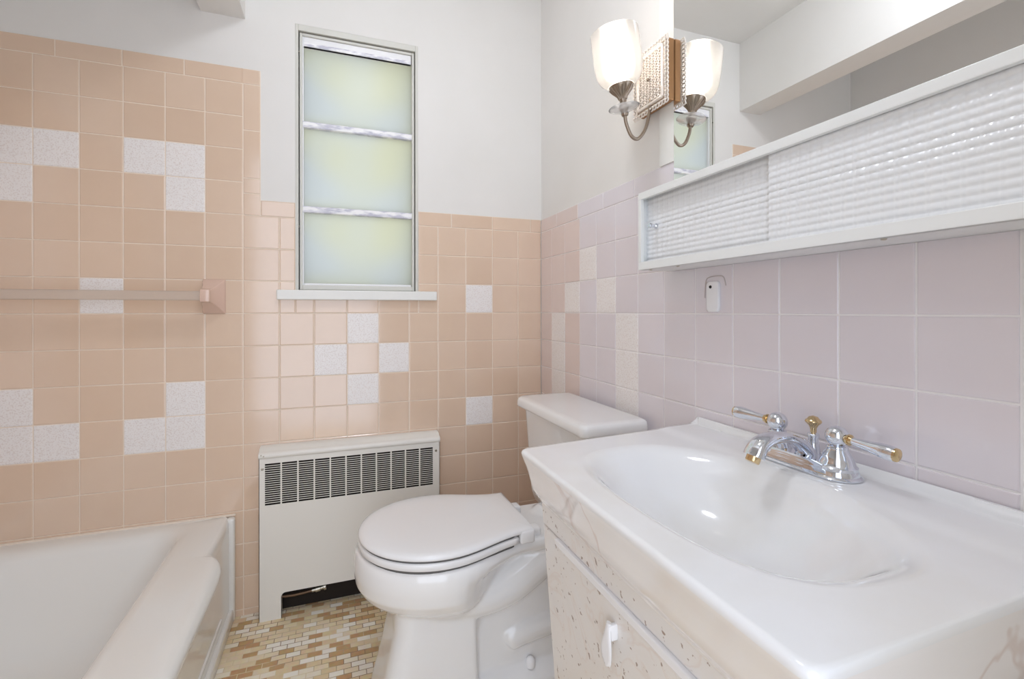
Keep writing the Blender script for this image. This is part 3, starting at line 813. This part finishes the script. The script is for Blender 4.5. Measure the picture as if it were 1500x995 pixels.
def ribbed(xf, y0, y1, z0, z1, th=0.003, pz=0.0112, py=0.0172):
    """ribbed plastic sheet: rounded courses with upright seams"""
    bm = BM()
    nz = int(round((z1-z0)/pz))*6; ny = int((y1-y0)/py*12)
    g = []
    for j in range(nz+1):
        z = z0+(z1-z0)*j/nz; row = []
        for i in range(ny+1):
            y = y1-(y1-y0)*i/ny
            fz = ((z-z0)/pz) % 1.0; fy = ((y1-y)/py) % 1.0
            hz = 0.0030*(abs(math.sin(PI*fz))**0.7)*(0.6+0.4*(1-fz))*(0.78+0.22*math.sin(PI*fy))
            hy = 0.0010*max(0, 1-min(fy,1-fy)/0.17) - 0.0005*math.cos(2*PI*fy)
            row.append(bm.verts.new((xf-hz-hy, y, z)))
        g.append(row)
    for j in range(nz):
        for i in range(ny): bm.faces.new((g[j][i],g[j][i+1],g[j+1][i+1],g[j+1][i]))
    bx = [bm.verts.new((xf+th,y,z)) for y, z in ((y0,z0),(y1,z0),(y1,z1),(y0,z1))]
    bm.faces.new(bx)
    L_ = lambda vs, a, b: bm.faces.new(list(vs)+[b,a])
    L_([r[0] for r in g], bx[1], bx[2]); L_([r[-1] for r in g], bx[0], bx[3])
    L_(g[0], bx[1], bx[0]); L_(g[-1], bx[2], bx[3])
    return bm
d1 = obj('sliding_door', ribbed(CX+0.024, -1.20, CYL-0.0025, CZ0+0.014, CZ1-0.010), M['door_plastic'], mc, smooth=60)
obj('sliding_door', ribbed(CX+0.0135, CYR+0.003, -1.122, CZ0+0.014, CZ1-0.010), M['door_plastic'], mc, smooth=60)
bm = BM(); lathe(bm, [(0.0,0.022),(0.005,0.0218),(0.0062,0.020),(0.0062,0.016),(0.0045,0.013),(0.004,0.006),(0.0065,0.003),(0.0065,0.0)], (CX+0.0215,-0.8175,1.199), 20, Matrix.Rotation(-PI/2,4,'Y'))
obj('knob', bm, M['chrome'], d1, smooth=40, label='small chrome knob')

# ------------------------------------------------------------------ mirror
bm = BM(); box(bm, -0.0055, -0.0008, -1.79, -0.789, 1.302, 2.05, 0.0006, 1)
obj('wall_mirror', bm, M['mirror'], label='frameless mirror on the right wall above the long white cabinet', cat='mirror')

# ------------------------------------------------------------------ wall sconce
SY, SZ = -0.733, 1.59
sc = empty('wall_sconce', (-0.004,SY,SZ), 'lit wall sconce with filigree plate and frosted glass shade beside the mirror', 'wall light')
bm = BM()
HY, HZ = 0.060, 0.076
box(bm, -0.024, -0.0058, SY-HY, SY+HY, SZ-HZ, SZ+HZ, 0.003)
bp = obj('backplate', bm, M['gilt'], sc, label='worn gilt back box')
bm = BM()
# raised tray face and filigree
box(bm, -0.029, -0.024, SY-HY*0.98, SY+HY*0.98, SZ-HZ*0.98, SZ+HZ*0.98, 0.002, mi=1)
for s in (-1,1):
    box(bm, -0.036, -0.028, SY+s*HY*0.80-0.004, SY+s*HY*0.80+0.004, SZ-HZ*0.86, SZ+HZ*0.86, 0.003)
    box(bm, -0.036, -0.028, SY-HY*0.80, SY+HY*0.80, SZ+s*HZ*0.84-0.004, SZ+s*HZ*0.84+0.004, 0.003)
def ring(bm, c, R, r, n=12, m=6):
    t = bmesh.new(); rings = []
    for i in range(n+1):
        a = 2*PI*i/n
        rings.append([(c[0]+r*math.sin(2*PI*k/m), c[1]+(R+r*math.cos(2*PI*k/m))*math.cos(a), c[2]+(R+r*math.cos(2*PI*k/m))*math.sin(a)) for k in range(m)])
    loft(t, rings, False, False); bmesh.ops.remove_doubles(t, verts=t.verts[:], dist=1e-6); merge(bm, t)
def bead(bm, c, r):
    t = bmesh.new(); bmesh.ops.create_icosphere(t, subdivisions=1, radius=r); bmesh.ops.translate(t, vec=Vector(c), verts=t.verts[:]); merge(bm, t)
per = []
for i in range(12): per += [(-HY+2*HY*i/11, HZ), (-HY+2*HY*i/11, -HZ)]
for i in range(1, 15): per += [(HY, -HZ+2*HZ*i/15), (-HY, -HZ+2*HZ*i/15)]
for i, (y, z) in enumerate(per):
    k = 1.0 + 0.035*(i % 2)
    ring(bm, (-0.031, SY+y*k, SZ+z*k), 0.0054, 0.0019)
    bead(bm, (-0.036, SY+y*k, SZ+z*k), 0.0032)
for i in range(7):
    for j in range(9):
        y = SY+(i-3)*0.0125; z = SZ+(j-4)*0.0130
        ring(bm, (-0.0315, y, z), 0.0046, 0.0015, 10, 5)
        bead(bm, (-0.0320, y+0.0062, z+0.0065), 0.0027)
obj('filigree', bm, [M['filigree'], M['tray']], bp, smooth=60)
bm = BM(); bead(bm, (-0.038,SY,SZ-0.003), 0.0045)
obj('finial', bm, M['pewter'], bp, smooth=60)
# J-shaped arm
AX = -0.110
bm = BM()
arm = spline([(-0.030,SY,SZ-0.050),(-0.034,SY,SZ-0.085),(-0.046,SY,SZ-0.128),(-0.068,SY,SZ-0.156),(-0.088,SY,SZ-0.151),(-0.103,SY,SZ-0.122),(-0.107,SY,SZ-0.098)],7)
tube(bm, arm, 0.0042, n=12)
obj('arm', bm, M['pewter'], sc, smooth=70)
tilt = Matrix.Rotation(math.radians(-9), 4, 'Y')
base = (AX+0.003, SY, SZ-0.100)
bm = BM(); lathe(bm, [(0.0085,0.0),(0.010,0.004),(0.024,0.0095),(0.036,0.014),(0.0375,0.016),(0.036,0.018),(0.022,0.0150),(0.0095,0.0125),(0.0085,0.010)], base, 36, tilt)
obj('bobeche', bm, M['crystal'], sc, smooth=60, label='clear glass dish under the shade')
bm = BM(); lathe(bm, [(0.0,-0.004),(0.0075,-0.004),(0.009,0.0),(0.0085,0.010),(0.013,0.014),(0.0135,0.019),(0.0090,0.023),(0.0080,0.030),(0.0085,0.036),(0.0110,0.043),(0.0170,0.051),(0.0235,0.0575),(0.0285,0.0645),(0.0298,0.0695),(0.0275,0.0700),(0.016,0.062),(0.0,0.062)], base, 30, tilt)
# flutes on the cup
t_ = bmesh.new()
for i in range(18):
    a = 2*PI*i/18
    tube(t_, [(0.0090*math.cos(a),0.0090*math.sin(a),0.037),(0.0115*math.cos(a),0.0115*math.sin(a),0.0435),(0.0175*math.cos(a),0.0175*math.sin(a),0.051),(0.0240*math.cos(a),0.0240*math.sin(a),0.0575),(0.0290*math.cos(a),0.0290*math.sin(a),0.0645)], 0.0017, n=6)
bmesh.ops.transform(t_, matrix=Matrix.Translation(Vector(base)) @ tilt, verts=t_.verts[:]); merge(bm, t_)
obj('socket_cup', bm, M['pewter'], sc, smooth=50)
bm = BM()
sh = [(0.024,0.0695),(0.032,0.0705),(0.040,0.0745),(0.047,0.081),(0.0525,0.0895),(0.0560,0.099),(0.0578,0.111),(0.0585,0.130),(0.0585,0.160),(0.0583,0.185),(0.0580,0.198)]
lathe(bm, sh + [(r-0.0018, z) for r, z in reversed(sh[1:])], base, 48, tilt)
obj('shade', bm, M['shade'], sc, smooth=60, label='frosted glass tulip shade')
bm = BM(); lathe(bm, [(0.0,0.064),(0.013,0.064),(0.014,0.080),(0.019,0.095),(0.0265,0.114),(0.029,0.130),(0.0265,0.146),(0.017,0.159),(0.0,0.164)], base, 28, tilt)
obj('bulb', bm, M['bulb'], sc, smooth=80, label='glowing bulb')

# ------------------------------------------------------------------ adhesive hook on the tiles
hk = empty('wall_hook', (-0.002,-0.9115,1.03), 'small white adhesive plate stuck on the tiles under the long cabinet', 'wall hook')
bm = BM()
loft(bm, [[(x, -0.9115+yy, 1.032+zz) for yy, zz, _ in rrect(-0.0175+i, 0.0175-i, -0.034+i, 0.034-i, 0.009, 0, 6)] for x, i in ((-0.0002,0.0),(-0.005,0.0),(-0.0065,0.0008),(-0.007,0.003))])
obj('plate', bm, M['white_plastic'], hk, smooth=50)
bm = BM(); lathe(bm, [(0.0,0.0018),(0.003,0.0015),(0.0036,0.0)], (-0.007,-0.9075,1.0535), 16, Matrix.Rotation(-PI/2,4,'Y'))
obj('screw', bm, M['black'], hk, smooth=50)
bm = BM()
tube(bm, spline([(-0.0006,-0.884,1.03),(-0.0006,-0.888,1.068),(-0.0006,-0.90,1.076),(-0.0006,-0.925,1.077),(-0.0006,-0.938,1.073),(-0.0006,-0.944,1.055)],5), 0.0012, n=8)
tube(bm, spline([(-0.0006,-0.890,1.066),(-0.0006,-0.8905,1.03),(-0.0006,-0.892,1.0)],5), 0.0012, n=8)
obj('caulk_ring', bm, M['caulk'], hk, smooth=60)

# ------------------------------------------------------------------ light
w = bpy.data.worlds.new('daylight'); scn.world = w; w.use_nodes = True
bg = w.node_tree.nodes['Background']; bg.inputs['Color'].default_value = (0.89,0.965,1.10,1); bg.inputs['Strength'].default_value = 2.4
ld = bpy.data.lights.new('sconce_lamp', 'POINT'); ld.energy = 0.35; ld.color = (1.0,0.88,0.76); ld.shadow_soft_size = 0.028
lo = bpy.data.objects.new('sconce_lamp', ld); col.objects.link(lo)
lo.location = Vector(base) + (tilt @ Vector((0,0,0.172)))
lo.parent = sc; lo.location = lo.location - WL[sc]
sd = bpy.data.lights.new('sun', 'SUN'); sd.energy = 0.3; sd.angle = math.radians(20); sd.color = (1.0,0.99,0.96)
so = bpy.data.objects.new('sun', sd); col.objects.link(so); so.location = (-0.7, 3, 3)
so.rotation_euler = Vector((-0.06,-1.0,-0.10)).to_track_quat('-Z','Y').to_euler()
def portal(name, loc, rot, sx, sy):
    l = bpy.data.lights.new(name, 'AREA'); l.shape = 'RECTANGLE'; l.size = sx; l.size_y = sy; l.cycles.is_portal = True
    o = bpy.data.objects.new(name, l); col.objects.link(o); o.location = loc; o.rotation_euler = rot
portal('doorway_portal', (-0.91,YN-0.05,1.03), (PI/2,0,0), 0.82, 2.06)

cl = empty('added_fill_light', (-0.64,-0.92,CEIL), 'unseen round fill lamp added overhead to brighten the bathroom', 'added fill light')  # added out of view to fill the room with light from above
bm = BM(); lathe(bm, [(0.0,0.0),(0.120,0.0),(0.123,-0.006),(0.118,-0.020),(0.100,-0.024),(0.0,-0.024)], (-0.64,-0.92,CEIL), 40)
obj('base', bm, M['trim_paint'], cl, smooth=40)
bm = BM(); lathe(bm, [(0.108,-0.022),(0.107,-0.040),(0.098,-0.060),(0.075,-0.078),(0.045,-0.088),(0.0,-0.091)], (-0.64,-0.92,CEIL), 40)
obj('diffuser', bm, M['fill_dome'], cl, smooth=80)

# ------------------------------------------------------------------ camera
cd = bpy.data.cameras.new('camera'); cam = bpy.data.objects.new('camera', cd); col.objects.link(cam)
F, PX, PY, YAW, ROLL = 676.04, 732.38, 455.62, 0.34083, 0.00121
cd.sensor_fit = 'HORIZONTAL'; cd.sensor_width = 36.0; cd.lens = 36.0*F/1500
cd.shift_x = (750-PX)/1500; cd.shift_y = -(497.5-PY)/1500
cd.clip_start = 0.01
cam.location = (-0.78387,-1.71084,1.00121)
cam.rotation_mode = 'XYZ'
cam.matrix_world = Matrix.Translation(cam.location) @ Matrix.Rotation(-YAW,4,'Z') @ Matrix.Rotation(PI/2,4,'X') @ Matrix.Rotation(-ROLL,4,'Z')
scn.camera = cam
scn.view_settings.view_transform = 'Standard'; scn.view_settings.look = 'None'
scn.view_settings.exposure = 0.13; scn.view_settings.gamma = 1.0; scn.view_settings.use_curve_mapping = False
scn.cycles.max_bounces = 10; scn.cycles.diffuse_bounces = 6; scn.cycles.transparent_max_bounces = 16
scn.cycles.sample_clamp_indirect = 8.0
